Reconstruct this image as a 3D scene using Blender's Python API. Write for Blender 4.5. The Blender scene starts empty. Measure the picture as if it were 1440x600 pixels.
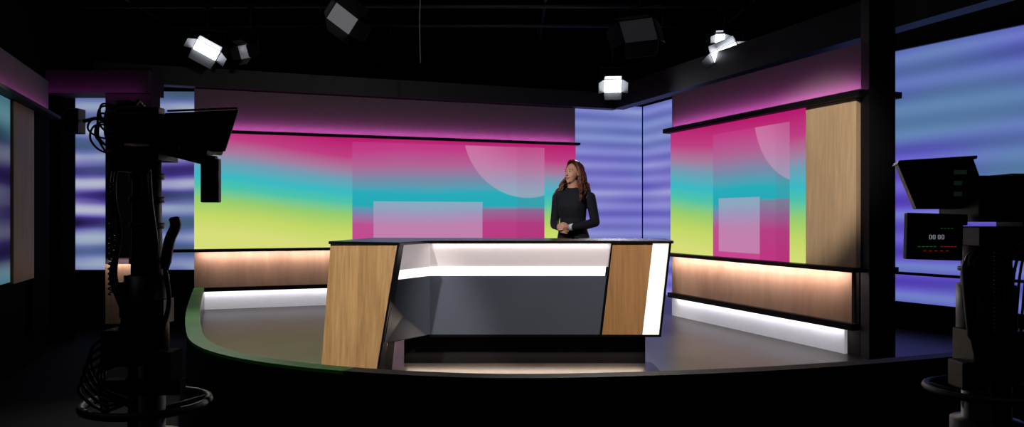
import bpy, bmesh, math, random
from mathutils import Vector, Matrix, Euler
random.seed(7)
S = bpy.context.scene
COL = S.collection
S.view_settings.view_transform = 'Standard'
S.view_settings.look = 'None'

# ------------------------------------------------------------------ helpers
def lin(c):
    out = []
    for v in c[:3]:
        v = v/255.0
        out.append(v/12.92 if v <= .04045 else ((v+.055)/1.055)**2.4)
    return (*out, 1.0)

def mat_base(name):
    m = bpy.data.materials.new(name); m.use_nodes = True
    return m, m.node_tree, m.node_tree.nodes['Principled BSDF']

def M(name, rgb, rough=.5, metal=0.0, emit=None, estr=0.0, var=.12, scale=14, spec=.5, bump=0.0, coat=0):
    m, nt, b = mat_base(name)
    tc = nt.nodes.new('ShaderNodeTexCoord')
    nz = nt.nodes.new('ShaderNodeTexNoise'); nz.inputs['Scale'].default_value = scale
    nz.inputs['Detail'].default_value = 3
    nt.links.new(tc.outputs['Object'], nz.inputs['Vector'])
    r = nt.nodes.new('ShaderNodeValToRGB')
    c = lin(rgb)
    r.color_ramp.elements[0].position = .3; r.color_ramp.elements[1].position = .7
    r.color_ramp.elements[0].color = tuple(v*(1-var) for v in c[:3])+(1,)
    r.color_ramp.elements[1].color = tuple(min(1, v*(1+var)) for v in c[:3])+(1,)
    nt.links.new(nz.outputs['Fac'], r.inputs['Fac'])
    nt.links.new(r.outputs['Color'], b.inputs['Base Color'])
    b.inputs['Roughness'].default_value = rough
    b.inputs['Metallic'].default_value = metal
    b.inputs['Specular IOR Level'].default_value = spec
    if coat: b.inputs['Coat Weight'].default_value = coat
    if emit:
        b.inputs['Emission Color'].default_value = lin(emit)
        b.inputs['Emission Strength'].default_value = estr
    if bump:
        bp = nt.nodes.new('ShaderNodeBump'); bp.inputs['Strength'].default_value = bump
        bp.inputs['Distance'].default_value = .01
        nt.links.new(nz.outputs['Fac'], bp.inputs['Height'])
        nt.links.new(bp.outputs['Normal'], b.inputs['Normal'])
    return m

def wood(name, rgb, sc=(9, 9, .7), rough=.45, con=.72, tone=.4):
    m, nt, b = mat_base(name)
    tc = nt.nodes.new('ShaderNodeTexCoord')
    mp = nt.nodes.new('ShaderNodeMapping'); mp.inputs['Scale'].default_value = sc
    nt.links.new(tc.outputs['Object'], mp.inputs['Vector'])
    nz = nt.nodes.new('ShaderNodeTexNoise'); nz.inputs['Scale'].default_value = 4
    nz.inputs['Detail'].default_value = 8; nz.inputs['Roughness'].default_value = .6
    nz.inputs['Distortion'].default_value = .3
    nt.links.new(mp.outputs['Vector'], nz.inputs['Vector'])
    c = lin(rgb)
    r = nt.nodes.new('ShaderNodeValToRGB')
    r.color_ramp.elements[0].position = .3; r.color_ramp.elements[1].position = .72
    r.color_ramp.elements[0].color = tuple(v*con for v in c[:3])+(1,)
    r.color_ramp.elements[1].color = tuple(min(1, v*1.12) for v in c[:3])+(1,)
    nt.links.new(nz.outputs['Fac'], r.inputs['Fac'])
    n2 = nt.nodes.new('ShaderNodeTexNoise'); n2.inputs['Scale'].default_value = .8
    nt.links.new(mp.outputs['Vector'], n2.inputs['Vector'])
    mx = nt.nodes.new('ShaderNodeMixRGB'); mx.blend_type = 'MULTIPLY'; mx.inputs[0].default_value = tone
    r2 = nt.nodes.new('ShaderNodeValToRGB')
    r2.color_ramp.elements[0].position = .44; r2.color_ramp.elements[0].color = (.72, .64, .56, 1)
    r2.color_ramp.elements[1].position = .52; r2.color_ramp.elements[1].color = (1, 1, 1, 1)
    nt.links.new(n2.outputs['Fac'], r2.inputs['Fac'])
    nt.links.new(r.outputs['Color'], mx.inputs[1]); nt.links.new(r2.outputs['Color'], mx.inputs[2])
    nt.links.new(mx.outputs[0], b.inputs['Base Color'])
    b.inputs['Roughness'].default_value = rough
    return m

def link(o, parent=None):
    COL.objects.link(o)
    if parent: o.parent = parent
    return o

def empty(name, loc=(0, 0, 0), rotz=0):
    e = bpy.data.objects.new(name, None); e.empty_display_size = .2
    e.location = loc; e.rotation_euler = (0, 0, rotz)
    COL.objects.link(e); return e

def from_bm(name, bm, mats, parent=None, smooth=False, bevel=0):
    bmesh.ops.recalc_face_normals(bm, faces=bm.faces[:])
    me = bpy.data.meshes.new(name); bm.to_mesh(me); bm.free()
    if not isinstance(mats, (list, tuple)): mats = [mats]
    for m in mats: me.materials.append(m)
    if smooth:
        for p in me.polygons: p.use_smooth = True
    o = bpy.data.objects.new(name, me); link(o, parent)
    if bevel:
        md = o.modifiers.new('bevel', 'BEVEL'); md.width = bevel; md.segments = 2; md.limit_method = 'ANGLE'
    return o

def add_hex(bm, b4, t4, mi=0):
    vb = [bm.verts.new(p) for p in b4]; vt = [bm.verts.new(p) for p in t4]
    n = len(vb)
    fs = [bm.faces.new(vb[::-1]), bm.faces.new(vt)]
    for i in range(n):
        j = (i+1) % n
        fs.append(bm.faces.new([vb[i], vb[j], vt[j], vt[i]]))
    for f in fs: f.material_index = mi
    return fs

def add_box(bm, c, s, rot=None, mi=0):
    R = Euler(rot or (0, 0, 0)).to_matrix(); c = Vector(c)
    h = Vector(s)/2
    q = [(-1, -1), (1, -1), (1, 1), (-1, 1)]
    b = [c+R@Vector((x*h.x, y*h.y, -h.z)) for x, y in q]
    t = [c+R@Vector((x*h.x, y*h.y, h.z)) for x, y in q]
    return add_hex(bm, b, t, mi)

def box(name, c, s, mat, parent=None, rot=None, bevel=0):
    bm = bmesh.new(); add_box(bm, c, s, rot)
    return from_bm(name, bm, mat, parent, bevel=bevel)

def prism(name, pts, z0, z1, mat, parent=None, bevel=0, toppts=None):
    bm = bmesh.new(); tp = toppts or pts
    add_hex(bm, [Vector((x, y, z0)) for x, y in pts], [Vector((x, y, z1)) for x, y in tp])
    return from_bm(name, bm, mat, parent, bevel=bevel)

def frame_tube(bm, pts, radii, seg=10, caps=True, mi=0):
    pts = [Vector(p) for p in pts]
    if not isinstance(radii, (list, tuple)): radii = [radii]*len(pts)
    if len(radii) < len(pts): radii = list(radii)+[radii[-1]]*(len(pts)-len(radii))
    rings = []
    up = None
    for i, p in enumerate(pts):
        a = pts[max(0, i-1)]; b = pts[min(len(pts)-1, i+1)]
        t = (b-a)
        if t.length < 1e-7: t = Vector((0, 0, 1))
        t.normalize()
        if up is None:
            up = Vector((0, 0, 1)) if abs(t.z) < .9 else Vector((1, 0, 0))
        s = t.cross(up)
        if s.length < 1e-4: s = t.cross(Vector((1, .3, 0)))
        s.normalize(); u = s.cross(t).normalized(); up = u
        rings.append([bm.verts.new(p+(s*math.cos(k*2*math.pi/seg)+u*math.sin(k*2*math.pi/seg))*radii[i]) for k in range(seg)])
    fs = []
    for i in range(len(rings)-1):
        for k in range(seg):
            j = (k+1) % seg
            fs.append(bm.faces.new([rings[i][k], rings[i][j], rings[i+1][j], rings[i+1][k]]))
    if caps:
        fs.append(bm.faces.new(rings[0][::-1])); fs.append(bm.faces.new(rings[-1]))
    for f in fs: f.material_index = mi; f.smooth = True
    return rings

def add_ell(bm, c, r, seg=24, rings=16, M4=None, mi=0):
    mtx = Matrix.Translation(c) @ (M4 or Matrix.Identity(4)) @ Matrix.Diagonal((*r, 1))
    res = bmesh.ops.create_uvsphere(bm, u_segments=seg, v_segments=rings, radius=1, matrix=mtx)
    for v in res['verts']:
        for f in v.link_faces: f.material_index = mi; f.smooth = True

def tube(name, pts, r, mat, parent=None, seg=10):
    bm = bmesh.new(); frame_tube(bm, pts, r, seg)
    return from_bm(name, bm, mat, parent)

def smooth_path(pts, n=8):
    P = [Vector(p) for p in pts]; P = [2*P[0]-P[1]]+P+[2*P[-1]-P[-2]]
    out = []
    for i in range(1, len(P)-2):
        for k in range(n):
            t = k/n
            out.append(.5*((2*P[i])+(-P[i-1]+P[i+1])*t+(2*P[i-1]-5*P[i]+4*P[i+1]-P[i+2])*t*t+(-P[i-1]+3*P[i]-3*P[i+1]+P[i+2])*t**3))
    out.append(P[-2]); return out

class Wall:
    def __init__(s, O, d):
        s.O = Vector(O); s.d = Vector(d).normalized()
    def setn(s, n): s.n = Vector(n).normalized(); return s
    def P(s, t, off): q = s.O+s.d*t+s.n*off; return (q.x, q.y)
    def box(s, name, t0, t1, z0, z1, o0, o1, mat, parent=None, bevel=0):
        return prism(name, [s.P(t0, o0), s.P(t1, o0), s.P(t1, o1), s.P(t0, o1)], z0, z1, mat, parent, bevel)
    def screen(s, name, t0, t1, z0, z1, off, th, mat, edge, parent=None):
        """flat display: thin housing box whose front face carries a metre-scaled UV map"""
        bm = bmesh.new(); uv = bm.loops.layers.uv.new('UVMap')
        a, b = s.P(t0, off), s.P(t1, off)
        vs = [bm.verts.new((a[0], a[1], z0)), bm.verts.new((b[0], b[1], z0)), bm.verts.new((b[0], b[1], z1)), bm.verts.new((a[0], a[1], z1))]
        f = bm.faces.new(vs)
        for l, c in zip(f.loops, [(0, 0), (t1-t0, 0), (t1-t0, z1-z0), (0, z1-z0)]): l[uv].uv = c
        c, d = s.P(t0, off-th), s.P(t1, off-th)
        wb = [bm.verts.new((c[0], c[1], z0)), bm.verts.new((d[0], d[1], z0)), bm.verts.new((d[0], d[1], z1)), bm.verts.new((c[0], c[1], z1))]
        for q in ([wb[1], wb[0], wb[3], wb[2]], [vs[0], wb[0], wb[1], vs[1]], [vs[1], wb[1], wb[2], vs[2]], [vs[2], wb[2], wb[3], vs[3]], [vs[3], wb[3], wb[0], vs[0]]):
            bm.faces.new(q).material_index = 1
        return from_bm(name, bm, [mat, edge], parent)

def area(name, loc, direction, sx, sy, energy, rgb, parent=None, xdir=None, spread=math.pi):
    L = bpy.data.lights.new(name, 'AREA'); L.shape = 'RECTANGLE'; L.size = sx; L.size_y = sy
    L.energy = energy; L.color = lin(rgb)[:3]; L.spread = spread
    o = bpy.data.objects.new(name, L); link(o, parent)
    z = -Vector(direction).normalized()
    x = Vector(xdir or (1, 0, 0)); x = (x-z*x.dot(z)).normalized(); y = z.cross(x)
    R = Matrix((x, y, z)).transposed().to_4x4(); o.matrix_world = Matrix.Translation(loc)@R
    return o

# ------------------------------------------------------- node expression tool
class G:
    def __init__(s, nt): s.nt = nt
    def m(s, op, a, b=0, c=None):
        n = s.nt.nodes.new('ShaderNodeMath'); n.operation = op
        for i, v in enumerate([a, b, c]):
            if v is None: continue
            if isinstance(v, (int, float)): n.inputs[i].default_value = v
            else: s.nt.links.new(v, n.inputs[i])
        return n.outputs[0]
    def ss(s, a, b, x):
        n = s.nt.nodes.new('ShaderNodeMapRange'); n.interpolation_type = 'SMOOTHSTEP'
        n.inputs['From Min'].default_value = a; n.inputs['From Max'].default_value = b
        s.nt.links.new(x, n.inputs['Value']); return n.outputs['Result']
    def band(s, a, b, x, e=.004):
        return s.m('MULTIPLY', s.ss(a-e, a+e, x), s.m('SUBTRACT', 1.0, s.ss(b-e, b+e, x)))
    def mix(s, f, a, b):
        n = s.nt.nodes.new('ShaderNodeMixRGB')
        for i, v in enumerate([f, a, b]):
            if isinstance(v, (int, float)): n.inputs[i].default_value = v
            elif isinstance(v, tuple): n.inputs[i].default_value = v
            else: s.nt.links.new(v, n.inputs[i])
        return n.outputs[0]
    def ramp(s, x, stops):
        n = s.nt.nodes.new('ShaderNodeValToRGB'); cr = n.color_ramp
        while len(cr.elements) < len(stops): cr.elements.new(.5)
        for e, (p, c) in zip(cr.elements, stops): e.position = p; e.color = lin(c)
        s.nt.links.new(x, n.inputs[0]); return n.outputs[0]
    def vec(s, x, y):
        n = s.nt.nodes.new('ShaderNodeCombineXYZ')
        s.nt.links.new(x, n.inputs[0]); s.nt.links.new(y, n.inputs[1]); return n.outputs[0]
    def noise(s, vec, scale, detail=2):
        n = s.nt.nodes.new('ShaderNodeTexNoise'); n.inputs['Scale'].default_value = scale
        n.inputs['Detail'].default_value = detail
        s.nt.links.new(vec, n.inputs['Vector']); return n.outputs['Fac']

def emis_mat(name):
    m = bpy.data.materials.new(name); m.use_nodes = True; nt = m.node_tree
    nt.nodes.clear(); out = nt.nodes.new('ShaderNodeOutputMaterial')
    em = nt.nodes.new('ShaderNodeEmission'); nt.links.new(em.outputs[0], out.inputs[0])
    uvn = nt.nodes.new('ShaderNodeUVMap'); uvn.uv_map = 'UVMap'
    sp = nt.nodes.new('ShaderNodeSeparateXYZ'); nt.links.new(uvn.outputs[0], sp.inputs[0])
    return m, nt, em, sp.outputs[0], sp.outputs[1], uvn.outputs[0]

def graphic(name, H, rect, vtop, pale, dark, circ, strength=.88, wob=2.0, k=.14):
    """broadcast backdrop: u,v in metres"""
    m, nt, em, u, v, vec = emis_mat(name); g = G(nt)
    vn = g.m('DIVIDE', v, H)
    nz = g.noise(vec, .55, 1)
    wv = g.m('MULTIPLY', g.m('SUBTRACT', nz, .5), .12)
    sh = g.m('MULTIPLY', g.m('SUBTRACT', 1.0, g.ss(-.1, wob, u)), k)
    w = g.m('ADD', g.m('SUBTRACT', vn, sh), wv)
    main = g.ramp(w, [(0, (226, 234, 128)), (.14, (206, 228, 108)), (.28, (160, 216, 116)), (.4, (84, 206, 178)), (.5, (60, 196, 206)),
                      (.62, (116, 168, 192)), (.72, (176, 128, 166)), (.84, (200, 66, 138)), (1, (194, 30, 116))])
    ins = g.ramp(g.m('ADD', vn, wv), [(0, (212, 72, 150)), (.2, (198, 86, 154)), (.31, (128, 140, 184)), (.38, (40, 178, 192)), (.5, (42, 182, 196)),
                     (.62, (122, 148, 180)), (.76, (186, 104, 158)), (.9, (202, 66, 142)), (1, (202, 50, 134))])
    inR = g.m('MULTIPLY', g.band(rect[0], rect[1], u), g.m('SUBTRACT', 1.0, g.ss(vtop-.003, vtop+.003, vn)))
    c = g.mix(inR, main, ins)
    p = g.m('MULTIPLY', g.band(pale[0], pale[1], u), g.band(pale[2], pale[3], vn))
    c = g.mix(g.m('MULTIPLY', p, .46), c, lin((206, 176, 214)))
    d = g.m('MULTIPLY', g.band(dark[0], dark[1], u), g.m('SUBTRACT', 1.0, g.ss(dark[2]-.01, dark[2]+.01, vn)))
    c = g.mix(g.m('MULTIPLY', d, .45), c, lin((186, 28, 116)))
    d2_ = g.m('MULTIPLY', g.band(dark[0]+.55*(dark[1]-dark[0]), dark[1], u), inR)
    c = g.mix(g.m('MULTIPLY', d2_, .12), c, lin((120, 20, 90)))
    du = g.m('SUBTRACT', u, circ[0]); dv = g.m('SUBTRACT', v, circ[1])
    rr = g.m('SQRT', g.m('ADD', g.m('MULTIPLY', du, du), g.m('MULTIPLY', dv, dv)))
    ci = g.m('MULTIPLY', g.m('SUBTRACT', 1.0, g.ss(circ[2]-.006, circ[2]+.006, rr)), inR)
    edge = g.ss(circ[2]*.1, circ[2], rr)
    ci = g.m('MULTIPLY', ci, g.m('ADD', g.m('MULTIPLY', edge, .24), .10))
    c = g.mix(ci, c, lin((235, 180, 218)))
    nt.links.new(c, em.inputs[0]); em.inputs[1].default_value = strength
    return m

def led(name, stops, period=.3, strength=.9, off=0.0, teal=(110, 190, 200), tealamt=.6, blob=.5, amp=.15, namp=.9):
    """translucent backlit wall: soft straight horizontal rows"""
    m, nt, em, u, v, vec = emis_mat(name); g = G(nt)
    vo = g.m('ADD', v, off)
    sn = g.m('SINE', g.m('MULTIPLY', v, 2*math.pi/period))
    n2 = g.noise(g.vec(g.m('MULTIPLY', u, blob), g.m('MULTIPLY', vo, 2.6)), 1.1, 1)
    n4 = g.noise(g.vec(g.m('MULTIPLY', u, .02), g.m('MULTIPLY', vo, 3.4)), 1.0, 2)
    b = g.m('ADD', g.m('ADD', .5, g.m('MULTIPLY', sn, amp)), g.m('ADD', g.m('MULTIPLY', g.m('SUBTRACT', n2, .5), namp), g.m('MULTIPLY', g.m('SUBTRACT', n4, .5), namp*.8)))
    c = g.ramp(b, stops)
    n3 = g.noise(g.vec(g.m('MULTIPLY', u, .25), g.m('ADD', vo, 3.3)), .9, 1)
    c2 = g.mix(g.m('MULTIPLY', g.ss(.44, .6, n3), tealamt), c, lin(teal))
    rows = g.m('ADD', g.m('MULTIPLY', sn, .08), .92)
    nt.links.new(g.m('MULTIPLY', rows, strength), em.inputs[1])
    nt.links.new(c2, em.inputs[0])
    return m

# ------------------------------------------------------------------ materials
BLK = M('black_paint', (14, 14, 16), .6, spec=.2)
BLKM = M('black_matte', (8, 8, 9), .9, spec=.05)
BLKG = M('black_gloss', (12, 12, 14), .25, spec=.5)
DGREY = M('dark_plaster', (62, 56, 60), .8)
VAL = M('grey_valance_paint', (124, 114, 114), .75, var=.04)
OAK = wood('oak_veneer', (222, 188, 148), con=.85, tone=.2)
OAKH = wood('oak_veneer_dado', (206, 172, 140), sc=(2.2, 2.2, .5), con=.85)
OAKD = wood('oak_veneer_desk', (196, 156, 106), sc=(10, 10, .5), con=.66)
OAKW = wood('oak_veneer_warm', (202, 148, 94), sc=(10, 10, .5), tone=.2)
KICK = M('kick_panel_white_glow', (205, 205, 208), .5, var=.03, emit=(245, 240, 250), estr=.26)  # faint emission stands in for light falling on the white panel
CONC = M('dark_stage_floor', (56, 51, 48), .34, var=.3, scale=3.0, spec=.35)
STUDIOFLOOR = M('studio_floor_black', (13, 14, 15), .75, var=.2, spec=.12)
PLASTIC = M('camera_plastic', (14, 15, 17), .45, bump=.05, scale=60, spec=.3)
METAL = M('dark_metal', (20, 21, 23), .55, metal=.2)
RUBBER = M('cable_rubber', (12, 12, 13), .5)

# ------------------------------------------------------------------ room
X0, X1, Y0, Y1, ZC = -7.5, 7.5, -2.0, 14.0, 4.9
box('floor', (0, 6, -.05), (15.4, 16.4, .1), STUDIOFLOOR)
box('ceiling', (0, 6, ZC+.05), (15.4, 16.4, .1), BLKM)
box('wall_back', (0, Y1+.1, ZC/2), (15.4, .2, ZC), BLKM)
box('wall_front', (0, Y0-.1, ZC/2), (15.4, .2, ZC), BLKM)
box('wall_left', (X0-.1, 6, ZC/2), (.2, 16, ZC), BLKM)
box('wall_right', (X1+.1, 6, ZC/2), (.2, 16, ZC), BLKM)

WB = Wall((-3.93, 9.5), (.941, .339)).setn((.339, -.941))
WR = Wall((1.875, 9.0), (.342, -.94)).setn((-.94, -.342))
WL = Wall((-5.13, 8.5), (.333, -.943)).setn((.943, .333))
PZ = .35

# platform and barrier ------------------------------------------------------
rim = smooth_path([(-3.72, 9.25, 0), (-3.40, 8.4, 0), (-2.86, 7.0, 0), (-2.42, 5.95, 0), (-2.05, 5.2, 0), (-1.62, 4.72, 0), (-1.05, 4.38, 0), (-.4, 4.18, 0), (.2, 4.14, 0),
                   (1.1, 4.26, 0), (1.98, 4.5, 0), (3.2, 4.95, 0), (4.6, 5.3, 0)], 8)
rim2 = [(p.x, p.y) for p in rim]
plat = rim2+[(4.9, 6.4), (3.3, 9.0), (2.75, 10.6), (2.3, 12.3), (.8, 11.85), (-4.1, 9.9)]
prism('floor_stage', plat, 0.0, PZ, CONC)
st = empty('curved_barrier')
GREENSPILL = M('barrier_cap_green_spill', (62, 172, 60), .55, var=.12, scale=4, spec=.2)  # green light from the screen, painted into the cap colour
def ribbon(name, pts, o0, o1, z0, z1, mat, parent):
    bm = bmesh.new(); rows = []
    n = len(pts)
    for i, p in enumerate(pts):
        a = Vector(pts[max(0, i-1)]); b = Vector(pts[min(n-1, i+1)]); t = (b-a).normalized(); nn = Vector((t.y, -t.x))
        q = Vector(p); A = q+nn*o0; B = q+nn*o1
        rows.append([bm.verts.new((A.x, A.y, z0)), bm.verts.new((B.x, B.y, z0)), bm.verts.new((B.x, B.y, z1)), bm.verts.new((A.x, A.y, z1))])
    for i in range(n-1):
        for k in range(4):
            bm.faces.new([rows[i][k], rows[i][(k+1) % 4], rows[i+1][(k+1) % 4], rows[i+1][k]])
    bm.faces.new(rows[0]); bm.faces.new(rows[-1][::-1])
    return from_bm(name, bm, mat, parent)
ribbon('barrier_body', rim2, .0, .09, 0.0, .635, BLK, st)
ribbon('barrier_cap', rim2[:51], -.01, .10, .635, .655, GREENSPILL, st)  # only the left stretch carries the painted green spill
ribbon('barrier_cap_front', rim2[50:], -.01, .10, .635, .655, BLK, st)
ribbon('barrier_inner_lining', rim2, -.015, .0, PZ+.001, .635, BLKG, st)

# set walls -----------------------------------------------------------------
scrB = graphic('backdrop_graphic', 1.44, (1.93, 4.667), .965, (2.209, 3.731, -1, .42), (3.731, 4.667, .36), (4.40, 1.62, .95))
scrR = graphic('backdrop_graphic_side', 1.39, (.847, 2.047), .93, (.949, 1.62, .04, .44), (1.62, 2.047, .42), (2.25, 1.45, .72), wob=1.0, k=.06)

sw = empty('set_wall')
WB.box('backing', 0, 5.16, PZ, 3.09, -.35, -.03, DGREY, sw)
WB.box('valance', 0, 5.16, 2.58, 3.09, -.03, .0, VAL, sw)
WB.box('upper_ledge', 0, 5.20, 2.545, 2.58, -.03, .10, BLK, sw)
WB.screen('video_screen', 0, 5.16, 1.105, 2.545, .02, .05, scrB, BLK, sw)
WB.box('lower_ledge', -.95, 5.16, 1.07, 1.105, -.03, .14, BLK, sw)
WB.box('wood_dado', 0, 5.16, .625, 1.07, -.03, .0, OAKH, sw)
WB.box('shadow_gap_rail', 0, 5.16, .575, .625, -.03, .06, BLK, sw)
WB.box('kick_panel', 0.0, 5.16, PZ, .575, -.03, .0, KICK, sw)

sr = empty('set_wall.001')
WR.box('backing', 0, 2.84, PZ, 2.93, -.35, -.03, DGREY, sr)
WR.box('valance', 0, 2.93, 2.53, 2.93, -.03, .0, VAL, sr)
WR.box('upper_ledge', -.04, 2.963, 2.478, 2.53, -.35, .10, BLK, sr)
WR.screen('video_screen', 0, 2.27, 1.085, 2.478, .02, .05, scrR, BLK, sr)
WR.box('wood_pier', 2.27, 2.84, 1.085, 2.478, -.03, .03, OAK, sr)
WR.box('pier_return', 2.84, 2.86, 1.085, 2.478, -.35, .03, OAK, sr)
WR.box('lower_ledge', 0, 2.93, 1.05, 1.085, -.35, .14, BLK, sr)
WR.box('wood_dado', 0, 2.78, .62, 1.05, -.03, .0, OAKH, sr)
WR.box('dado_return', 2.84, 2.86, .62, 1.05, -.35, .0, BLK, sr)
WR.box('shadow_gap_rail', 0, 2.84, .565, .62, -.03, .06, BLK, sr)
WR.box('kick_panel', 0, 2.70, PZ, .565, -.03, .0, KICK, sr)

d1 = (WB.d.x, WB.d.y, 0); d2 = (WR.d.x, WR.d.y, 0)
def wl(W, t, off, z): p = W.P(t, off); return (p[0], p[1], z)
MAG = (250, 110, 236)
area('strip_magenta', wl(WB, 2.6, .07, 2.592), (-WB.n.x*1.4, -WB.n.y*1.4, 1), 5.1, .02, 5.4, MAG, sw, d1)
area('strip_magenta', wl(WR, 1.45, .07, 2.542), (-WR.n.x*1.4, -WR.n.y*1.4, 1), 2.9, .02, 3.0, MAG, sr, d2)
WARM = (255, 226, 228)
area('strip_dado', wl(WB, 2.6, .08, 1.062), (-WB.n.x*.5, -WB.n.y*.5, -1), 5.1, .03, 11, WARM, sw, d1)
area('strip_dado', wl(WR, 1.4, .08, 1.043), (-WR.n.x*.5, -WR.n.y*.5, -1), 2.7, .03, 8, WARM, sr, d2)
COOL = (250, 246, 255)
area('strip_kick', wl(WB, 2.6, .045, .568), (-WB.n.x*.8, -WB.n.y*.8, -1), 5.1, .02, 4.2, COOL, sw, d1)
area('strip_kick', wl(WR, 1.4, .045, .558), (-WR.n.x*.8, -WR.n.y*.8, -1), 2.6, .02, 2.2, COOL, sr, d2)

# soffit fascias -------------------------------------------------------------
FAS = M('fascia_dark_grey', (40, 38, 42), .55)
cB = (1.55, 11.42)
so = empty('ceiling_soffit')
WBf = Wall(cB, (-.941, -.339)).setn((.339, -.941))
WBf.box('fascia_back', 0, 6.9, 3.10, 3.33, -.12, .06, FAS, so)
WRf = Wall(cB, (.334, -.943)).setn((-.943, -.334))
WRf.box('fascia_side', 0.0, 9.0, 3.10, 3.42, -.12, .06, FAS, so)

# LED walls ------------------------------------------------------------------
BL = [(0, (96, 88, 196)), (.35, (124, 118, 222)), (.65, (152, 150, 232)), (1, (196, 200, 244))]
ledC = led('led_blue_lavender', BL, .21, .8, 1.3, tealamt=.2, amp=.12, namp=.6)
ledL = led('led_blue_bands', [(0, (40, 28, 76)), (.3, (80, 64, 158)), (.55, (134, 122, 208)), (1, (214, 220, 240))], .36, .72, 5.1, tealamt=.35, teal=(120, 174, 196), amp=.3, namp=1.0, blob=.9)
ledR = led('led_violet_teal', [(0, (80, 56, 186)), (.4, (102, 84, 216)), (.7, (118, 108, 226)), (1, (134, 150, 224))], .27, .82, 2.2, teal=(100, 156, 176), tealamt=.7, blob=.25, amp=.2, namp=.7)
WC = Wall((2.03, 12.0), (-.941, -.339)).setn((.339, -.941))
WCa = Wall(WC.P(1.6, 0), (.941, .339)).setn((.339, -.941))
WCa.screen('led_wall', 0, 1.6, PZ, 3.22, 0, .06, ledC, BLK)
WCb = Wall((2.045, 11.98), (.342, -.94)).setn((-.94, -.342))
WCb.screen('led_wall.001', 0, 1.5, PZ, 3.22, 0, .06, ledC, BLK)
WLa = Wall((-6.25, 10.5), (1, .02)).setn((.02, -1))
WLa.screen('led_wall.002', 0, 2.3, .78, 3.22, 0, .08, ledL, BLK)
box('led_wall_plinth', (-5.1, 10.6, .39), (2.3, .1, .78), BLKM)
WRa = Wall((3.70, 8.70), (.478, -.878)).setn((-.878, -.478))
lw = empty('led_wall.003')
WRa.screen('upper_screen', 0, 3.4, .93, 3.24, 0, .06, ledR, BLK, lw)
WRa.screen('lower_screen', 0, 3.4, .62, .90, 0, .06, ledR, BLK, lw)
WRa.box('base', 0, 3.4, PZ, .62, -.06, .0, BLKM, lw)
WRa.box('top_cap', 0, 3.4, 3.24, 3.6, -.2, .04, FAS, lw)
WRa.box('mullion', 0.40, .64, 2.55, 3.24, .0, .05, BLK, lw)

# columns --------------------------------------------------------------------
colm = empty('support_column')
box('shaft', (2.965, 6.225, 2.0), (.21, .15, 3.3), BLK, colm)
cl = empty('support_column.001')
COLP = M('column_pink_spill_tint', (50, 36, 50), .7)  # pink light on the dark column and soffit, put into the base colour
box('shaft', (-4.49, 9.1, 2.1), (.55, .2, 2.3), COLP, cl)
box('wood_base', (-4.49, 9.1, .6), (.55, .2, .7), OAK, cl)
box('plinth', (-4.49, 9.1, .125), (.58, .22, .25), BLK, cl)
area('strip_dado', (-4.49, 8.95, 1.0), (0, .5, -1), .5, .03, .8, WARM, cl)
box('soffit_box', (-5.0, 9.1, 3.07), (1.57, .4, .26), COLP, cl)
area('strip_magenta', (-5.0, 8.8, 2.92), (0, .9, 1), 1.4, .03, .5, MAG, cl)

# left bay -------------------------------------------------------------------
lb = empty('set_wall.002')
WL.box('backing', 0, 3.6, 0, 3.6, -.3, -.03, BLKM, lb)
WL.box('valance', 0, 3.6, 2.62, 3.0, -.03, .0, VAL, lb)
WL.box('upper_ledge', 0, 3.6, 2.585, 2.62, -.03, .12, BLK, lb)
WL.screen('led_screen', 1.50, 3.6, .9, 2.58, .0, .03, led('led_bay_bands', [(0, (30, 22, 56)), (.4, (60, 48, 110)), (1, (130, 134, 160))], .36, .55, 2.1, amp=.3), BLK, lb)
WL.box('wood_pier', .72, 1.46, .88, 2.58, -.03, .02, wood('oak_veneer_brightened', (190, 150, 104)), lb)  # oak colour raised in place of a lamp on this pier
WL.box('dark_panel', 0, .72, 0.3, 2.58, -.03, .01, BLKM, lb)
area('strip_magenta', wl(WL, 1.8, .06, 2.632), (-WL.n.x*1.4, -WL.n.y*1.4, 1), 3.5, .02, 1.4, MAG, lb, (WL.d.x, WL.d.y, 0))
box('support_column.002', (-5.55, 9.35, 2.1), (.3, .3, 4.2), BLKM)

# ------------------------------------------------------------------ desk
dk = empty('news_desk')
STRIP = M('desk_light_strip', (255, 255, 255), .4, emit=(255, 244, 244), estr=1.3, var=0)
GLOWP = M('desk_glow_panel', (200, 192, 196), .4, emit=(255, 240, 240), estr=.24, var=.02)  # emission in the material gives the upper band its lit look
LPAN = M('desk_light_panel', (255, 250, 240), .4, emit=(255, 246, 228), estr=.95, var=.0)
SLATE = M('desk_slate_glass', (86, 92, 106), .25, var=.05, scale=2)
DT = 1.32
top = [(-1.37, 5.73), (-.80, 5.465), (-.635, 5.865), (1.235, 5.865), (1.30, 6.5), (-1.22, 6.72)]
prism('desk_top', top, DT-.022, DT, BLKG, dk, bevel=.004)
bt = [(-1.30, 5.80), (-.84, 5.58), (-.66, 5.96), (1.19, 5.96), (1.22, 6.42), (-1.18, 6.62)]
bb = [(-1.36, 5.80), (-.93, 5.58), (-.66, 5.96), (1.10, 5.96), (1.12, 6.42), (-1.22, 6.62)]
prism('carcass', bb, .58, DT-.022, BLK, dk, toppts=bt)
def slab(name, A0, B0, A1, B1, z0, z1, th, mat, bevel=.003):
    d = (Vector(B0)-Vector(A0)).normalized(); n = Vector((-d.y, d.x))*th
    q = lambda p: (p[0]+n.x, p[1]+n.y)
    bm = bmesh.new()
    add_hex(bm, [Vector((*A0, z0)), Vector((*B0, z0)), Vector((*q(B0), z0)), Vector((*q(A0), z0))],
            [Vector((*A1, z1)), Vector((*B1, z1)), Vector((*q(B1), z1)), Vector((*q(A1), z1))])
    return from_bm(name, bm, mat, dk, bevel=bevel)
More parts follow.
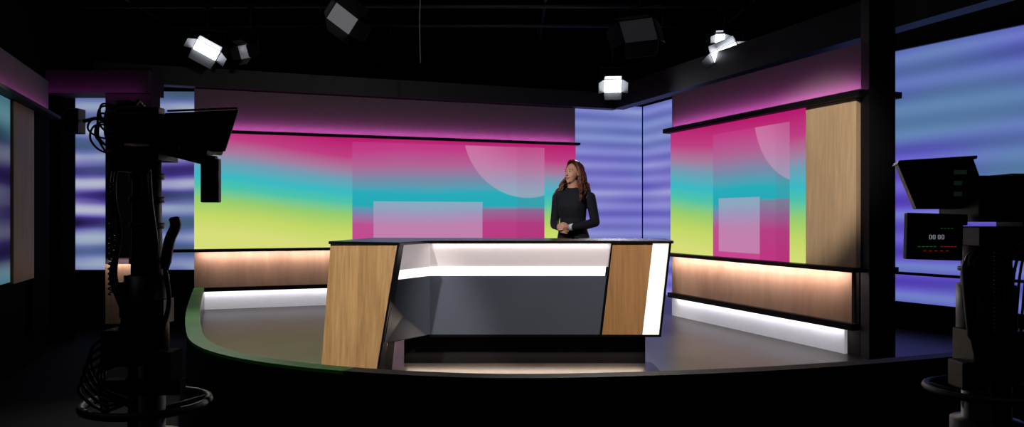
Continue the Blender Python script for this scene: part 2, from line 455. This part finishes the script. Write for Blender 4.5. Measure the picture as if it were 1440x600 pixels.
slab('oak_end_panel', (-1.430, 5.75), (-.975, 5.50), (-1.360, 5.75), (-.820, 5.48), PZ+.03, DT-.022, .05, OAKD)
slab('end_panel_edge', (-.975, 5.50), (-.960, 5.492), (-.820, 5.48), (-.805, 5.472), PZ+.03, DT-.022, .06, BLKG)
slab('end_panel_backing', (-1.36, 5.83), (-.95, 5.62), (-1.32, 5.83), (-.85, 5.60), PZ, DT-.03, .12, BLK)
def lerp(a, b, t): return (a[0]+(b[0]-a[0])*t, a[1]+(b[1]-a[1])*t)
WT, WBt = (-.800, 5.50), (-.945, 5.50)
KK = (-.628, 5.90)
def wedge(z):
    t = (DT-z)/(DT-PZ); return lerp(WT, WBt, t)
slab('wing_glow_band', wedge(1.118), KK, wedge(DT-.03), KK, 1.118, DT-.022, .03, GLOWP, 0)
slab('wing_strip', lerp(wedge(1.05), KK, 0), KK, wedge(1.118), KK, 1.050, 1.118, .03, STRIP, 0)
slab('wing_slate', wedge(.60), KK, wedge(1.05), KK, .60, 1.050, .03, SLATE, 0)
def rx(z, xt, xb): t = (DT-z)/(DT-.60); return xt+(xb-xt)*t
def front(name, xa, xb, z0, z1, y, mat, th=.03):
    return slab(name, (rx(z0, *xa), y), (rx(z0, *xb), y), (rx(z1, *xa), y), (rx(z1, *xb), y), z0, z1, th, mat, 0)
K = (-.628, -.628); E1 = (.775, .690); E2 = (1.082, 1.0); E3 = (1.205, 1.125); E4 = (1.222, 1.142)
front('centre_glow_band', K, E1, 1.118, DT-.022, 5.90, GLOWP)
front('centre_strip', K, (E1[0]-.03, E1[1]-.03), 1.050, 1.118, 5.893, STRIP, .037)
front('centre_slate', K, (E1[0]-.0, E1[1]-.0), .60, 1.050, 5.90, SLATE)
front('centre_oak', E1, E2, .60, DT-.022, 5.885, OAKW, .045)
front('oak_trim', (E1[0]-.012, E1[1]-.012), E1, .60, DT-.022, 5.883, BLKG, .045)
front('side_light_panel', E2, E3, .60, DT-.022, 5.885, LPAN, .045)
front('right_edge', E3, E4, .585, DT-.022, 5.875, BLKG, .1)
slab('bottom_edge', (-.628, 5.88), (1.142, 5.88), (-.628, 5.88), (1.142, 5.88), .582, .60, .08, BLKG, 0)
prism('plinth', [(-.85, 6.05), (1.05, 6.05), (1.05, 6.4), (-.85, 6.4)], PZ, .58, BLK, dk)
area('plinth_strip', (.10, 6.03, .46), (0, -1, -.7), 1.85, .03, 3.6, (255, 228, 205), dk)
area('under_top_strip', (.07, 5.882, DT-.026), (0, .25, -1), 1.36, .01, .6, (255, 240, 235), dk)

# ------------------------------------------------------------------ stage lights
HOUS = M('fixture_housing', (22, 22, 24), .5, spec=.2)
DOOR = M('barn_door_metal_lit', (60, 60, 64), .4, metal=.5)
DOORD = M('barn_door_black_unlit', (20, 20, 22), .5, spec=.25)
LENS = M('fixture_lens', (255, 255, 255), .3, emit=(240, 246, 255), estr=12, var=0)
LENSD = M('fixture_lens_dim', (60, 58, 66), .3, emit=(200, 205, 215), estr=.015, var=0)
LENSM = M('fixture_lens_low', (90, 88, 96), .3, emit=(215, 215, 225), estr=.14, var=0)
GRIDZ = 4.05
def fixture(loc, target, w=.34, h=.2, on=True, power=0, spot=50, rgb=(255, 246, 235), doors=.19, roll=0, lens=None):
    e = empty('stage_light', loc)
    z = (Vector(loc)-Vector(target)).normalized()
    x = Vector((0, 0, 1)).cross(z).normalized(); y = z.cross(x)
    R = Matrix((x, y, z)).transposed().to_4x4() @ Matrix.Rotation(roll, 4, 'Z')
    bm = bmesh.new()
    def T(p): return R @ Vector(p)
    Q = ((-1, -1), (1, -1), (1, 1), (-1, 1))
    add_hex(bm, [T((sx*w/2, sy*h/2, 0)) for sx, sy in Q], [T((sx*w*.34, sy*h*.34, .17)) for sx, sy in Q])
    for k in range(5):
        zz = .03+k*.028
        s = 1-(zz/.17)*.32
        add_hex(bm, [T((sx*w/2*s*1.05, sy*h/2*s*1.05, zz)) for sx, sy in Q], [T((sx*w/2*s*1.05, sy*h/2*s*1.05, zz+.008)) for sx, sy in Q])
    from_bm('housing', bm, HOUS, e)
    bm = bmesh.new()
    add_hex(bm, [T((sx*w*.46, sy*h*.46, -.012)) for sx, sy in Q], [T((sx*w*.46, sy*h*.46, .0)) for sx, sy in Q])
    from_bm('lens', bm, lens or (LENS if on else LENSD), e)
    bm = bmesh.new()
    def flap(a, b, c, d):
        pts = [Vector(q) for q in (a, b, c, d)]; nn = (pts[1]-pts[0]).cross(pts[2]-pts[0]).normalized()*.004
        add_hex(bm, [T(p) for p in pts], [T(p+nn) for p in pts])
    o = doors*.6; f = -doors*.8
    flap((-w/2, h/2, 0), (w/2, h/2, 0), (w/2*.9, h/2+o, f), (-w/2*.9, h/2+o, f))
    flap((-w/2, -h/2, 0), (w/2, -h/2, 0), (w/2*.9, -h/2-o, f), (-w/2*.9, -h/2-o, f))
    flap((w/2, -h/2, 0), (w/2, h/2, 0), (w/2+o, h/2*.8, f), (w/2+o, -h/2*.8, f))
    flap((-w/2, -h/2, 0), (-w/2, h/2, 0), (-w/2-o, h/2*.8, f), (-w/2-o, -h/2*.8, f))
    from_bm('barn_doors', bm, DOOR if on else DOORD, e)  # paler door colour stands in for lit flaps; unlit lamps get a darker copy
    bm = bmesh.new()
    xx = Vector((x.x, x.y, 0)).normalized()
    c = T((0, 0, .08)); r = w/2+.05
    frame_tube(bm, [c-xx*r, c-xx*r+Vector((0, 0, .22)), c+xx*r+Vector((0, 0, .22)), c+xx*r], .010, 8)
    topz = GRIDZ-loc[2]
    frame_tube(bm, [c+Vector((0, 0, .22)), Vector((c.x, c.y, topz))], .014, 8)
    add_box(bm, (c.x, c.y, topz), (.07, .07, .08))
    from_bm('yoke', bm, HOUS, e)
    if power:
        L = bpy.data.lights.new('beam', 'SPOT'); L.energy = power; L.color = lin(rgb)[:3]
        L.spot_size = math.radians(spot); L.spot_blend = .6; L.shadow_soft_size = .06
        lo = bpy.data.objects.new('beam', L); link(lo, e)
        lo.matrix_local = Matrix.Translation(T((0, 0, -.09))) @ R
    return e
WM = (.50, 7.3, 1.50)
fixture((-3.66, 9.2, 3.50), (-2.6, 5.0, 1.4), w=.30, h=.13, on=True, power=150, spot=60, roll=.5, doors=.15)
fixture((-3.20, 9.2, 3.48), (-5.2, 6.5, 2.4), w=.20, h=.17, on=False, lens=LENSM, doors=.1)
fixture((-1.90, 8.6, 3.72), (.6, 5.5, 2.4), w=.34, h=.22, on=False, lens=LENSM, doors=.2, roll=.45)
fixture((1.34, 10.2, 3.24), (1.0, 6.2, 1.2), w=.24, h=.18, on=True, power=150, spot=50, doors=.12)
fixture((2.47, 8.9, 3.40), (1.6, 4.0, 1.2), w=.32, h=.14, on=True, power=150, spot=55, roll=-.4)
fixture((2.52, 9.3, 3.66), (1.7, 5.0, 1.9), w=.12, h=.1, on=True, doors=.1)
fixture((1.45, 8.8, 3.64), (.2, 6.6, 1.2), w=.42, h=.3, on=False)
# front-of-house lamps over the crew area, out of view; the last is added fill
fixture((-1.8, 3.4, 3.7), WM, on=True, power=480, spot=15)
fixture((-2.8, 2.2, 3.7), (-1.15, 5.7, .9), on=True, power=820, spot=20)
fixture((2.3, 2.2, 3.7), (.3, 5.9, .9), on=True, power=600, spot=26)
fixture((.3, 3.2, 3.7), (2.65, 6.85, 1.9), on=True, power=520, spot=22)
fixture((.2, 4.6, 3.75), (-1.4, 10.4, 2.9), on=True, power=55, spot=75)  # wide fill added off frame to lift the valance to grey

# lighting grid
bm = bmesh.new()
for y in (2.2, 3.4, 5.0, 6.8, 8.7, 9.3, 10.25): frame_tube(bm, [(-5.5, y, GRIDZ), (4.6, y, GRIDZ)], .024, 8)
for x in (-4.6, -1.9, .4, 2.9): frame_tube(bm, [(x, 1.5, GRIDZ+.05), (x, 12.5, GRIDZ+.05)], .024, 8)
for x in (-4.6, -1.9, .4, 2.9):
    for y in (2.2, 5.0, 8.7, 12.0): frame_tube(bm, [(x, y, GRIDZ), (x, y, ZC)], .012, 6)
from_bm('lighting_grid', bm, M('grid_pipe', (30, 29, 30), .5))
tube('hanging_cable', smooth_path([(-1.04, 8.73, GRIDZ), (-1.05, 8.72, 3.7), (-1.04, 8.72, 3.25)]), .008, M('pale_cable', (120, 120, 125), .5))

# ------------------------------------------------------------------ studio cameras
def pedestal(parent, x, y, ztop, r=.055):
    bm = bmesh.new()
    frame_tube(bm, [(x, y, .25), (x, y, .75), (x, y, .76), (x, y, ztop)], [.12, .12, r*1.5, r*1.5], 20)
    frame_tube(bm, [(x, y, ztop-.3), (x, y, ztop)], r*1.8, 20)
    from_bm('telescopic_column', bm, PLASTIC, parent)
    bm = bmesh.new()
    ring = [(x+.2*math.cos(a), y+.2*math.sin(a), .86) for a in [k*2*math.pi/32 for k in range(33)]]
    frame_tube(bm, ring, .014, 8)
    for k in range(3):
        a = k*2*math.pi/3+.5
        frame_tube(bm, [(x, y, .82), (x+.2*math.cos(a), y+.2*math.sin(a), .86)], .011, 8)
    from_bm('steering_ring', bm, METAL, parent)
    bm = bmesh.new()
    pts = []
    for k in range(3):
        a = k*2*math.pi/3+.3
        for da in (-.28, .28): pts.append((x+.42*math.cos(a+da), y+.42*math.sin(a+da)))
    add_hex(bm, [Vector((*p, .1)) for p in pts], [Vector((x+(p[0]-x)*.8, y+(p[1]-y)*.8, .27)) for p in pts])
    for k in range(3):
        a = k*2*math.pi/3+.3; cx, cy = x+.36*math.cos(a), y+.36*math.sin(a)
        for s in (-.03, .03):
            q = Vector((-math.sin(a), math.cos(a), 0))
            frame_tube(bm, [Vector((cx, cy, .06))+q*(s-.015), Vector((cx, cy, .06))+q*(s+.015)], .06, 18)
    from_bm('wheeled_base', bm, PLASTIC, parent)

# --- left camera (seen from its side / rear)
c1 = empty('studio_camera')
cx, cy = -1.26, 2.65
pedestal(c1, cx, cy, 1.30, .04)
bm = bmesh.new()
frame_tube(bm, [(cx, cy, 1.2), (cx, cy, 1.70)], [.052, .046], 16)
for z in (1.26, 1.34, 1.46, 1.55, 1.63): frame_tube(bm, [(cx, cy, z), (cx, cy, z+.02)], .056, 16)
add_box(bm, (cx-.04, cy, 1.22), (.05, .12, .12)); add_box(bm, (cx+.06, cy-.02, 1.18), (.05, .08, .08))
add_box(bm, (cx, cy, 1.715), (.15, .15, .045)); add_box(bm, (cx-.06, cy, 1.68), (.05, .16, .05))
from_bm('pan_tilt_head', bm, PLASTIC, c1)
bm = bmesh.new()
add_box(bm, (cx-.02, cy+.04, 1.800), (.13, .22, .10)); add_box(bm, (cx-.03, cy+.02, 1.86), (.10, .14, .03))
add_box(bm, (cx-.06, cy-.02, 1.88), (.045, .05, .035)); add_box(bm, (cx+.04, cy-.03, 1.86), (.05, .05, .025))
frame_tube(bm, [(cx-.03, cy-.04, 1.87), (cx-.03, cy, 1.90), (cx-.03, cy+.08, 1.87)], .008, 8)
from_bm('camera_body', bm, PLASTIC, c1, bevel=.006)
bm = bmesh.new()
y0, y1 = cy-.03, cy+.13
side = [(-1.20, 1.790), (-1.185, 1.855), (-.937, 1.866), (-.985, 1.722), (-1.03, 1.725), (-1.13, 1.740)]
add_hex(bm, [Vector((px, y0, pz)) for px, pz in side], [Vector((px-.065, y1, pz)) for px, pz in side])
add_box(bm, (-1.055, y0-.004, 1.866), (.24, .01, .007), rot=(0, -.04, 0))
add_box(bm, (-.958, y0-.004, 1.795), (.008, .012, .15), rot=(0, .32, 0))
from_bm('teleprompter_hood', bm, PLASTIC, c1, bevel=.004)
bm = bmesh.new()
add_box(bm, (-1.11, cy, 1.705), (.18, .05, .025), rot=(0, .25, 0)); add_box(bm, (-1.08, cy-.01, 1.735), (.09, .06, .06), rot=(0, .3, 0))
add_box(bm, (-1.035, cy-.01, 1.69), (.04, .03, .04))
add_box(bm, (-1.035, cy-.01, 1.625), (.062, .03, .15))
add_box(bm, (-1.19, cy, 1.74), (.1, .06, .05))
from_bm('side_monitor_arm', bm, PLASTIC, c1, bevel=.004)
bm = bmesh.new()
frame_tube(bm, [(cx-.08, cy, 1.83), (-1.44, cy, 1.84), (-1.48, cy, 1.83)], .007, 8)
add_box(bm, (-1.505, cy, 1.83), (.042, .05, .085)); frame_tube(bm, [(-1.52, cy, 1.87), (-1.535, cy, 1.885)], .008, 8)
from_bm('zoom_demand', bm, PLASTIC, c1, bevel=.006)
bm = bmesh.new()
frame_tube(bm, smooth_path([(cx+.03, cy-.05, 1.66), (-1.19, cy-.12, 1.55), (-1.155, cy-.16, 1.42), (-1.15, cy-.18, 1.36)]), .008, 8)
frame_tube(bm, smooth_path([(-1.105, cy-.14, 1.50), (-1.10, cy-.14, 1.47), (-1.12, cy-.14, 1.42), (-1.135, cy-.14, 1.33)]), [.012]+[.017]*22+[.014, .012], 10)
frame_tube(bm, smooth_path([(-1.135, cy-.14, 1.34), (-1.13, cy-.12, 1.22), (-1.18, cy-.06, 1.12)]), .008, 8)
from_bm('pan_handle', bm, PLASTIC, c1)
bm = bmesh.new()
for i in range(9):
    a = random.uniform(.04, .11); b = random.uniform(.05, .12)
    x0 = -1.33+random.uniform(-.03, .02); z0 = 1.86+random.uniform(-.06, .03)
    frame_tube(bm, smooth_path([(x0, cy-.05, z0), (x0-a*.7, cy-.08, z0+.03*random.random()), (x0-a, cy-.07, z0-b*.5), (x0-a*.8, cy-.05, z0-b), (x0-.02, cy-.04, z0-b*1.25)]), .0035, 6)
for i in range(3):
    xx = cx-.06-.010*i
    frame_tube(bm, smooth_path([(xx, cy-.04, 1.76), (xx-.02, cy-.06, 1.6), (xx+.01*i, cy-.06, 1.45), (xx-.015, cy-.06, 1.3), (xx+.02, cy-.05, 1.15), (xx-.04, cy-.08, 1.0), (xx-.02, cy-.1, .85)]), .0045, 6)
co = []
for k in range(160):
    t = k/159; co.append((cx-.085+.010*math.cos(k*.9), cy-.07+.010*math.sin(k*.9), 1.62-t*.38))
frame_tube(bm, co, .003, 5)
for i in range(5):
    frame_tube(bm, smooth_path([(cx-.08, cy-.06, 1.12-.03*i), (cx-.15-.01*i, cy-.08, 1.05-.03*i), (cx-.10, cy-.1, .94-.02*i), (cx+.02, cy-.14, .9)]), .006, 6)
from_bm('cable_bundle', bm, RUBBER, c1)
bm = bmesh.new()
add_box(bm, (cx-.05, cy-.03, 1.06), (.13, .12, .12)); add_box(bm, (cx+.08, cy-.05, 1.0), (.09, .1, .1)); add_box(bm, (cx+.02, cy-.06, .93), (.26, .06, .05))
from_bm('battery_and_power_box', bm, BLKM, c1, bevel=.006)

# --- right camera
c2 = empty('studio_camera.001')
cx, cy = 1.76, 2.85
pedestal(c2, cx, cy, 1.25)
bm = bmesh.new()
frame_tube(bm, [(cx, cy, 1.1), (cx, cy, 1.40)], [.090, .080], 20)
for z in (1.14, 1.22, 1.3): frame_tube(bm, [(cx, cy, z), (cx, cy, z+.015)], .094, 20)
add_box(bm, (cx, cy, 1.43), (.17, .2, .07)); add_box(bm, (cx+.10, cy, 1.42), (.03, .16, .16))
from_bm('pan_tilt_head', bm, PLASTIC, c2, bevel=.004)
bm = bmesh.new()
add_box(bm, (1.755, cy, 1.565), (.20, .26, .165)); add_box(bm, (1.82, cy-.02, 1.63), (.09, .2, .05)); add_box(bm, (1.88, cy-.02, 1.55), (.05, .1, .08))
frame_tube(bm, [(1.86, cy-.13, 1.62), (1.89, cy-.13, 1.57), (1.88, cy-.13, 1.5)], .01, 8)
add_box(bm, (1.74, cy-.135, 1.56), (.10, .012, .10))
from_bm('camera_body', bm, PLASTIC, c2, bevel=.006)
bm = bmesh.new()
side = [(1.42, 1.698), (1.70, 1.716), (1.738, 1.61), (1.728, 1.530), (1.49, 1.530)]
add_hex(bm, [Vector((px, cy-.02, pz)) for px, pz in side], [Vector((px+.05, cy+.1, pz)) for px, pz in side])
side = [(1.414, 1.694), (1.420, 1.708), (1.707, 1.726), (1.706, 1.714)]
add_hex(bm, [Vector((px, cy-.035, pz)) for px, pz in side], [Vector((px+.05, cy+.11, pz)) for px, pz in side])
from_bm('viewfinder_hood', bm, PLASTIC, c2, bevel=.003)
MON = M('monitor_glass', (18, 20, 24), .15)
R_ = M('monitor_red_text', (160, 30, 30), .5, emit=(190, 50, 45), estr=.35); GR = M('monitor_green_text', (40, 140, 70), .5, emit=(60, 170, 90), estr=.2)
WT_ = M('monitor_white_text', (200, 200, 210), .5, emit=(190, 195, 210), estr=.35)
bm = bmesh.new()
mx, mz, my = 1.508, 1.430, cy-.10
add_box(bm, (mx, my, mz), (.20, .03, .166), rot=(0, .03, 0)); add_box(bm, (1.60, my+.03, 1.49), (.08, .04, .04))
from_bm('preview_monitor_case', bm, PLASTIC, c2, bevel=.005)
bm = bmesh.new(); add_box(bm, (mx, my-.016, mz), (.184, .004, .148), rot=(0, .03, 0)); from_bm('preview_monitor_glass', bm, MON, c2)
def marks(name, lst, mat):
    bm = bmesh.new()
    for x, z, w, h in lst: add_box(bm, (x, my-.0195, z), (w, .002, h))
    return from_bm(name, bm, mat, c2)
dig = []
for i in range(4):
    x = mx-.02+i*.013+(.005 if i > 1 else 0)
    dig += [(x, mz+.006, .007, .0015), (x, mz-.008, .007, .0015), (x-.0035, mz-.001, .0015, .012), (x+.0035, mz-.001, .0015, .012)]
marks('timecode_digits', dig, WT_)
marks('red_readouts', [(mx+.02+i*.012, mz-.035, .008, .002) for i in range(5)]+[(mx-.04+i*.02, mz-.05, .010, .002) for i in range(5)], R_)
marks('green_readouts', [(mx-.06+i*.014, mz-.035, .009, .002) for i in range(5)]+[(mx+.02+i*.012, mz+.03, .007, .0015) for i in range(4)], GR)
bm = bmesh.new()
for z in (1.665, 1.625, 1.585): add_box(bm, (1.65, cy-.023, z), (.045, .006, .016))
from_bm('tally_labels', bm, M('tally_label', (70, 100, 76), .5, emit=(60, 100, 70), estr=.06), c2)
bm = bmesh.new()
frame_tube(bm, smooth_path([(1.68, cy-.08, 1.38), (1.62, cy-.12, 1.345), (1.605, cy-.15, 1.25), (1.62, cy-.15, 1.1), (1.66, cy-.12, .98)]), [.012]*10+[.02]*16+[.012]*7, 10)
frame_tube(bm, smooth_path([(1.85, cy-.05, 1.42), (1.90, cy-.1, 1.36), (1.91, cy-.14, 1.2), (1.88, cy-.14, 1.05)]), .014, 10)
from_bm('pan_handle', bm, PLASTIC, c2)
bm = bmesh.new()
for i in range(5):
    frame_tube(bm, smooth_path([(1.82+.01*i, cy-.10, 1.6-.03*i), (1.90+.01*i, cy-.13, 1.56-.03*i), (1.89, cy-.14, 1.44), (1.84-.02*i, cy-.12, 1.36), (1.82-.02*i, cy-.11, 1.15), (1.80-.02*i, cy-.12, .9)]), .005, 6)
co = []
for k in range(170):
    t = k/169; co.append((1.73+.012*math.cos(k*.9), cy-.115+.012*math.sin(k*.9), 1.38-t*.34))
frame_tube(bm, co, .0035, 5)
from_bm('cable_bundle', bm, RUBBER, c2)
bm = bmesh.new()
add_box(bm, (1.76, cy-.04, 1.0), (.22, .14, .18)); add_box(bm, (1.65, cy-.06, .93), (.08, .1, .1))
from_bm('power_box', bm, PLASTIC, c2, bevel=.006)

# ------------------------------------------------------------------ woman
wo = empty('woman', (.585, 7.36, PZ), math.radians(-30))
SKIN = M('skin', (218, 164, 140), .5, var=.03, scale=30)
NAVY = M('navy_knit', (15, 19, 36), .85, var=.2, scale=90, bump=.2)
TROU = M('dark_trousers', (12, 12, 16), .8)
CUFF = M('white_cuff', (225, 228, 235), .7)
SHOE = M('black_shoe', (10, 10, 10), .35)
HAIR = M('brown_hair', (98, 56, 40), .42, var=.4, scale=40)
LIP = M('lips', (170, 72, 74), .4); EYEW = M('eye_white', (235, 232, 228), .2); IRIS = M('iris_brown', (50, 32, 24), .2)
TEETH = M('teeth', (240, 236, 228), .3)
bm = bmesh.new()
def limb(pts, rad):
    pts = [Vector(p) for p in pts]
    frame_tube(bm, pts, rad, 16)
    for p, r in zip(pts, rad): add_ell(bm, p, (r, r, r), 14, 10)
rings = [(.78, .10, .08, 0), (.82, .165, .115, .005), (.90, .172, .122, .01), (.98, .158, .110, .005), (1.06, .132, .098, 0), (1.14, .130, .100, -.002), (1.20, .138, .112, -.012), (1.25, .143, .118, -.016),
         (1.29, .146, .112, -.010), (1.34, .150, .098, 0), (1.385, .132, .080, .005), (1.412, .088, .064, .008), (1.432, .055, .052, .01), (1.50, .048, .050, 0)]
rv = []
for z, a, b, o in rings:
    rv.append([bm.verts.new((a*math.cos(t), o+b*math.sin(t), z)) for t in [k*2*math.pi/28 for k in range(28)]])
for i in range(len(rv)-1):
    for k in range(28): bm.faces.new([rv[i][k], rv[i][(k+1) % 28], rv[i+1][(k+1) % 28], rv[i+1][k]])
bm.faces.new(rv[0][::-1]); bm.faces.new(rv[-1])
for s in (-1, 1):
    add_ell(bm, (s*.058, -.060, 1.245), (.064, .062, .066))
    limb([(s*.140, .005, 1.362), (s*.172, .012, 1.335), (s*.198, .03, 1.20), (s*.215, .035, 1.10)], [.050, .054, .047, .044])
    limb([(s*.215, .035, 1.10), (s*.160, -.07, 1.075), (s*.064, -.190, 1.055)], [.045, .043, .031])
    limb([(s*.085, .005, .84), (s*.092, -.002, .66), (s*.092, -.005, .47), (s*.094, .012, .30), (s*.096, .02, .09)], [.092, .078, .056, .054, .040])
    add_ell(bm, (s*.098, -.035, .045), (.042, .115, .042))
    add_ell(bm, (s*.098, .03, .045), (.036, .05, .045))
for s in (-1, 1):
    up = .012 if s > 0 else -.012
    fw = -.016 if s > 0 else .006
    W = Vector((s*.064, -.190, 1.055)); Pm = Vector((s*.012, -.232+fw, 1.050+up))
    frame_tube(bm, [W, W.lerp(Pm, .5), Pm], [.024, .027, .025], 12); add_ell(bm, W.lerp(Pm, .75), (.032, .018, .038))
    for k, ln in enumerate((.9, 1.0, .95, .78)):
        z = Pm.z+.027-.018*k
        b0 = Vector((Pm.x, Pm.y-.004, z)); b1 = b0+Vector((-s*.034*ln, -.008, -.004)); b2 = b1+Vector((-s*.022*ln, .012, -.006)); b3 = b2+Vector((-s*.010*ln, .018, -.004))
        limb([b0, b1, b2, b3], [.0098, .0092, .0084, .0072])
    t0 = W.lerp(Pm, .45)+Vector((0, -.01, .022))
    limb([t0, t0+Vector((-s*.024, -.016, .016)), t0+Vector((-s*.046, -.016, .014))], [.012, .0105, .008])
HR = Matrix.Translation((0, -.005, 1.5)) @ Matrix.Rotation(math.radians(-16), 4, 'Z') @ Matrix.Rotation(math.radians(-3), 4, 'X') @ Matrix.Translation((0, .005, -1.5))
def hell(c, r, rot=None):
    add_ell(bm, HR @ Vector(c), r, M4=HR.to_3x3().to_4x4() @ (rot or Matrix.Identity(4)))
hell((0, .012, 1.590), (.071, .088, .084)); hell((0, -.028, 1.560), (.060, .058, .086))
hell((0, -.036, 1.508), (.044, .046, .042)); hell((0, -.066, 1.484), (.020, .017, .016))
for s in (-1, 1):
    hell((s*.030, -.054, 1.545), (.023, .022, .026)); hell((s*.072, .010, 1.560), (.008, .018, .030)); hell((s*.024, -.071, 1.600), (.026, .012, .010))
hell((0, -.085, 1.564), (.0075, .014, .024), Matrix.Rotation(.35, 4, 'X')); hell((0, -.094, 1.547), (.0095, .0105, .008)); hell((0, -.078, 1.517), (.021, .010, .013))
raw = from_bm('raw_body', bm, SKIN)
md = raw.modifiers.new('r', 'REMESH'); md.mode = 'VOXEL'; md.voxel_size = .0042
ms = raw.modifiers.new('s', 'SMOOTH'); ms.iterations = 7; ms.factor = .5
dg = bpy.context.evaluated_depsgraph_get(); ev = raw.evaluated_get(dg)
me = bpy.data.meshes.new_from_object(ev); me.name = 'woman_body'
bpy.data.objects.remove(raw, do_unlink=True)
me.materials.clear()
for m in (SKIN, NAVY, TROU, CUFF, SHOE): me.materials.append(m)
for p in me.polygons:
    c = p.center; p.use_smooth = True
    if c.z > 1.432-.35*max(0, -c.y-.03): i = 0
    elif c.z < .09: i = 4
    elif c.z < .93: i = 2
    else: i = 1
    if c.z < 1.40 and i == 0: i = 1
    if c.y < -.15 and .98 < c.z < 1.12 and abs(c.x) < .09:
        ax = abs(c.x)
        if c.y < -.184 and ax < .062: i = 0
        elif c.x > 0 and ax < .085: i = 3
    p.material_index = i
body = bpy.data.objects.new('body', me); link(body, wo)
bm = bmesh.new()
def d_ell(c, r, mi): add_ell(bm, HR @ Vector(c), r, 16, 10, HR.to_3x3().to_4x4(), mi)
for s in (-1, 1):
    d_ell((s*.027, -.0765, 1.577), (.0125, .0075, .0060), 0); d_ell((s*.027, -.0832, 1.577), (.0056, .003, .0056), 1)
    frame_tube(bm, [HR @ Vector((s*x, y, z)) for x, y, z in ((.013, -.085, 1.5975), (.027, -.084, 1.6005), (.044, -.073, 1.597))], [.0018, .0024, .0012], 6, mi=2)
    frame_tube(bm, [HR @ Vector((s*x, y, z)) for x, y, z in ((.014, -.082, 1.580), (.027, -.0855, 1.5842), (.041, -.076, 1.579))], [.0012, .0018, .0012], 6, mi=1)
frame_tube(bm, [HR @ Vector(q) for q in ((-.021, -.079, 1.525), (-.008, -.0885, 1.5215), (0, -.0895, 1.5205), (.008, -.0885, 1.5215), (.021, -.079, 1.525))], [.0012, .0028, .0026, .0028, .0012], 8, mi=3)
frame_tube(bm, [HR @ Vector(q) for q in ((-.020, -.079, 1.5235), (-.008, -.0870, 1.514), (0, -.088, 1.5125), (.008, -.0870, 1.514), (.020, -.079, 1.5235))], [.0012, .0030, .0034, .0030, .0012], 8, mi=3)
frame_tube(bm, [HR @ Vector(q) for q in ((-.014, -.083, 1.5205), (0, -.0885, 1.5165), (.014, -.083, 1.5205))], [.0012, .0024, .0012], 6, mi=4)
from_bm('face_details', bm, [EYEW, IRIS, HAIR, LIP, TEETH], wo)
bm = bmesh.new()
def hp(p): return HR @ Vector(p)
add_ell(bm, hp((0, .032, 1.605)), (.082, .092, .082), M4=HR.to_3x3().to_4x4())
add_ell(bm, hp((0, .060, 1.52)), (.078, .055, .10), M4=HR.to_3x3().to_4x4())
N = 130
for k in range(N):
    a = math.radians(-24+(228)*k/(N-1))
    lx, ly = math.cos(a), math.sin(a)
    ln = random.uniform(.26, .38)
    ph = random.uniform(0, 6.28)*.5+a*1.5; amp = random.uniform(.009, .019)
    pts = []; rd = []
    for j in range(24):
        t = j/23
        q = min(1, t*2.6)
        cx_ = .012*(1 if lx > 0 else -1)
        R0 = math.sin(q*math.pi/2)
        rr = (.084+.060*max(0, t-.2)) * R0
        zz = 1.604+.085*math.cos(q*math.pi/2)-(ln)*max(0, t-.15)
        g = min(1, max(0, t-.2)*3)
        wv = amp*math.sin(t*15+ph)*g
        wx = amp*math.cos(t*15+ph)*g
        px = cx_*(1-R0)+lx*(rr+wv); py = (-.030*(1-R0))+.030*R0+ly*(rr+wv)*.95
        side_w = max(0, 1-abs(ly)*1.5)
        fwd = -.20*max(0, t-.42)*side_w-.02*math.sin(q*math.pi)*side_w
        outw = .065*max(0, t-.4)*lx
        pts.append(hp((px+wx*.6+outw, py+fwd, zz))); rd.append((.0088+.0015*math.sin(j*.6+k))*(1-.75*max(0, t-.7)/.3))
    frame_tube(bm, pts, rd, 7)
from_bm('hair', bm, HAIR, wo)

# ------------------------------------------------------------------ world + camera
w = bpy.data.worlds.new('studio_dark'); S.world = w; w.use_nodes = True
w.node_tree.nodes['Background'].inputs[0].default_value = (.01, .01, .012, 1)
w.node_tree.nodes['Background'].inputs[1].default_value = .1
cam = bpy.data.cameras.new('camera'); cam.sensor_width = 36; cam.lens = 27; cam.shift_y = 5/1440
co_ = bpy.data.objects.new('camera', cam); COL.objects.link(co_)
co_.location = (0, 0, 1.5); co_.rotation_euler = (math.radians(90), 0, 0)
S.camera = co_
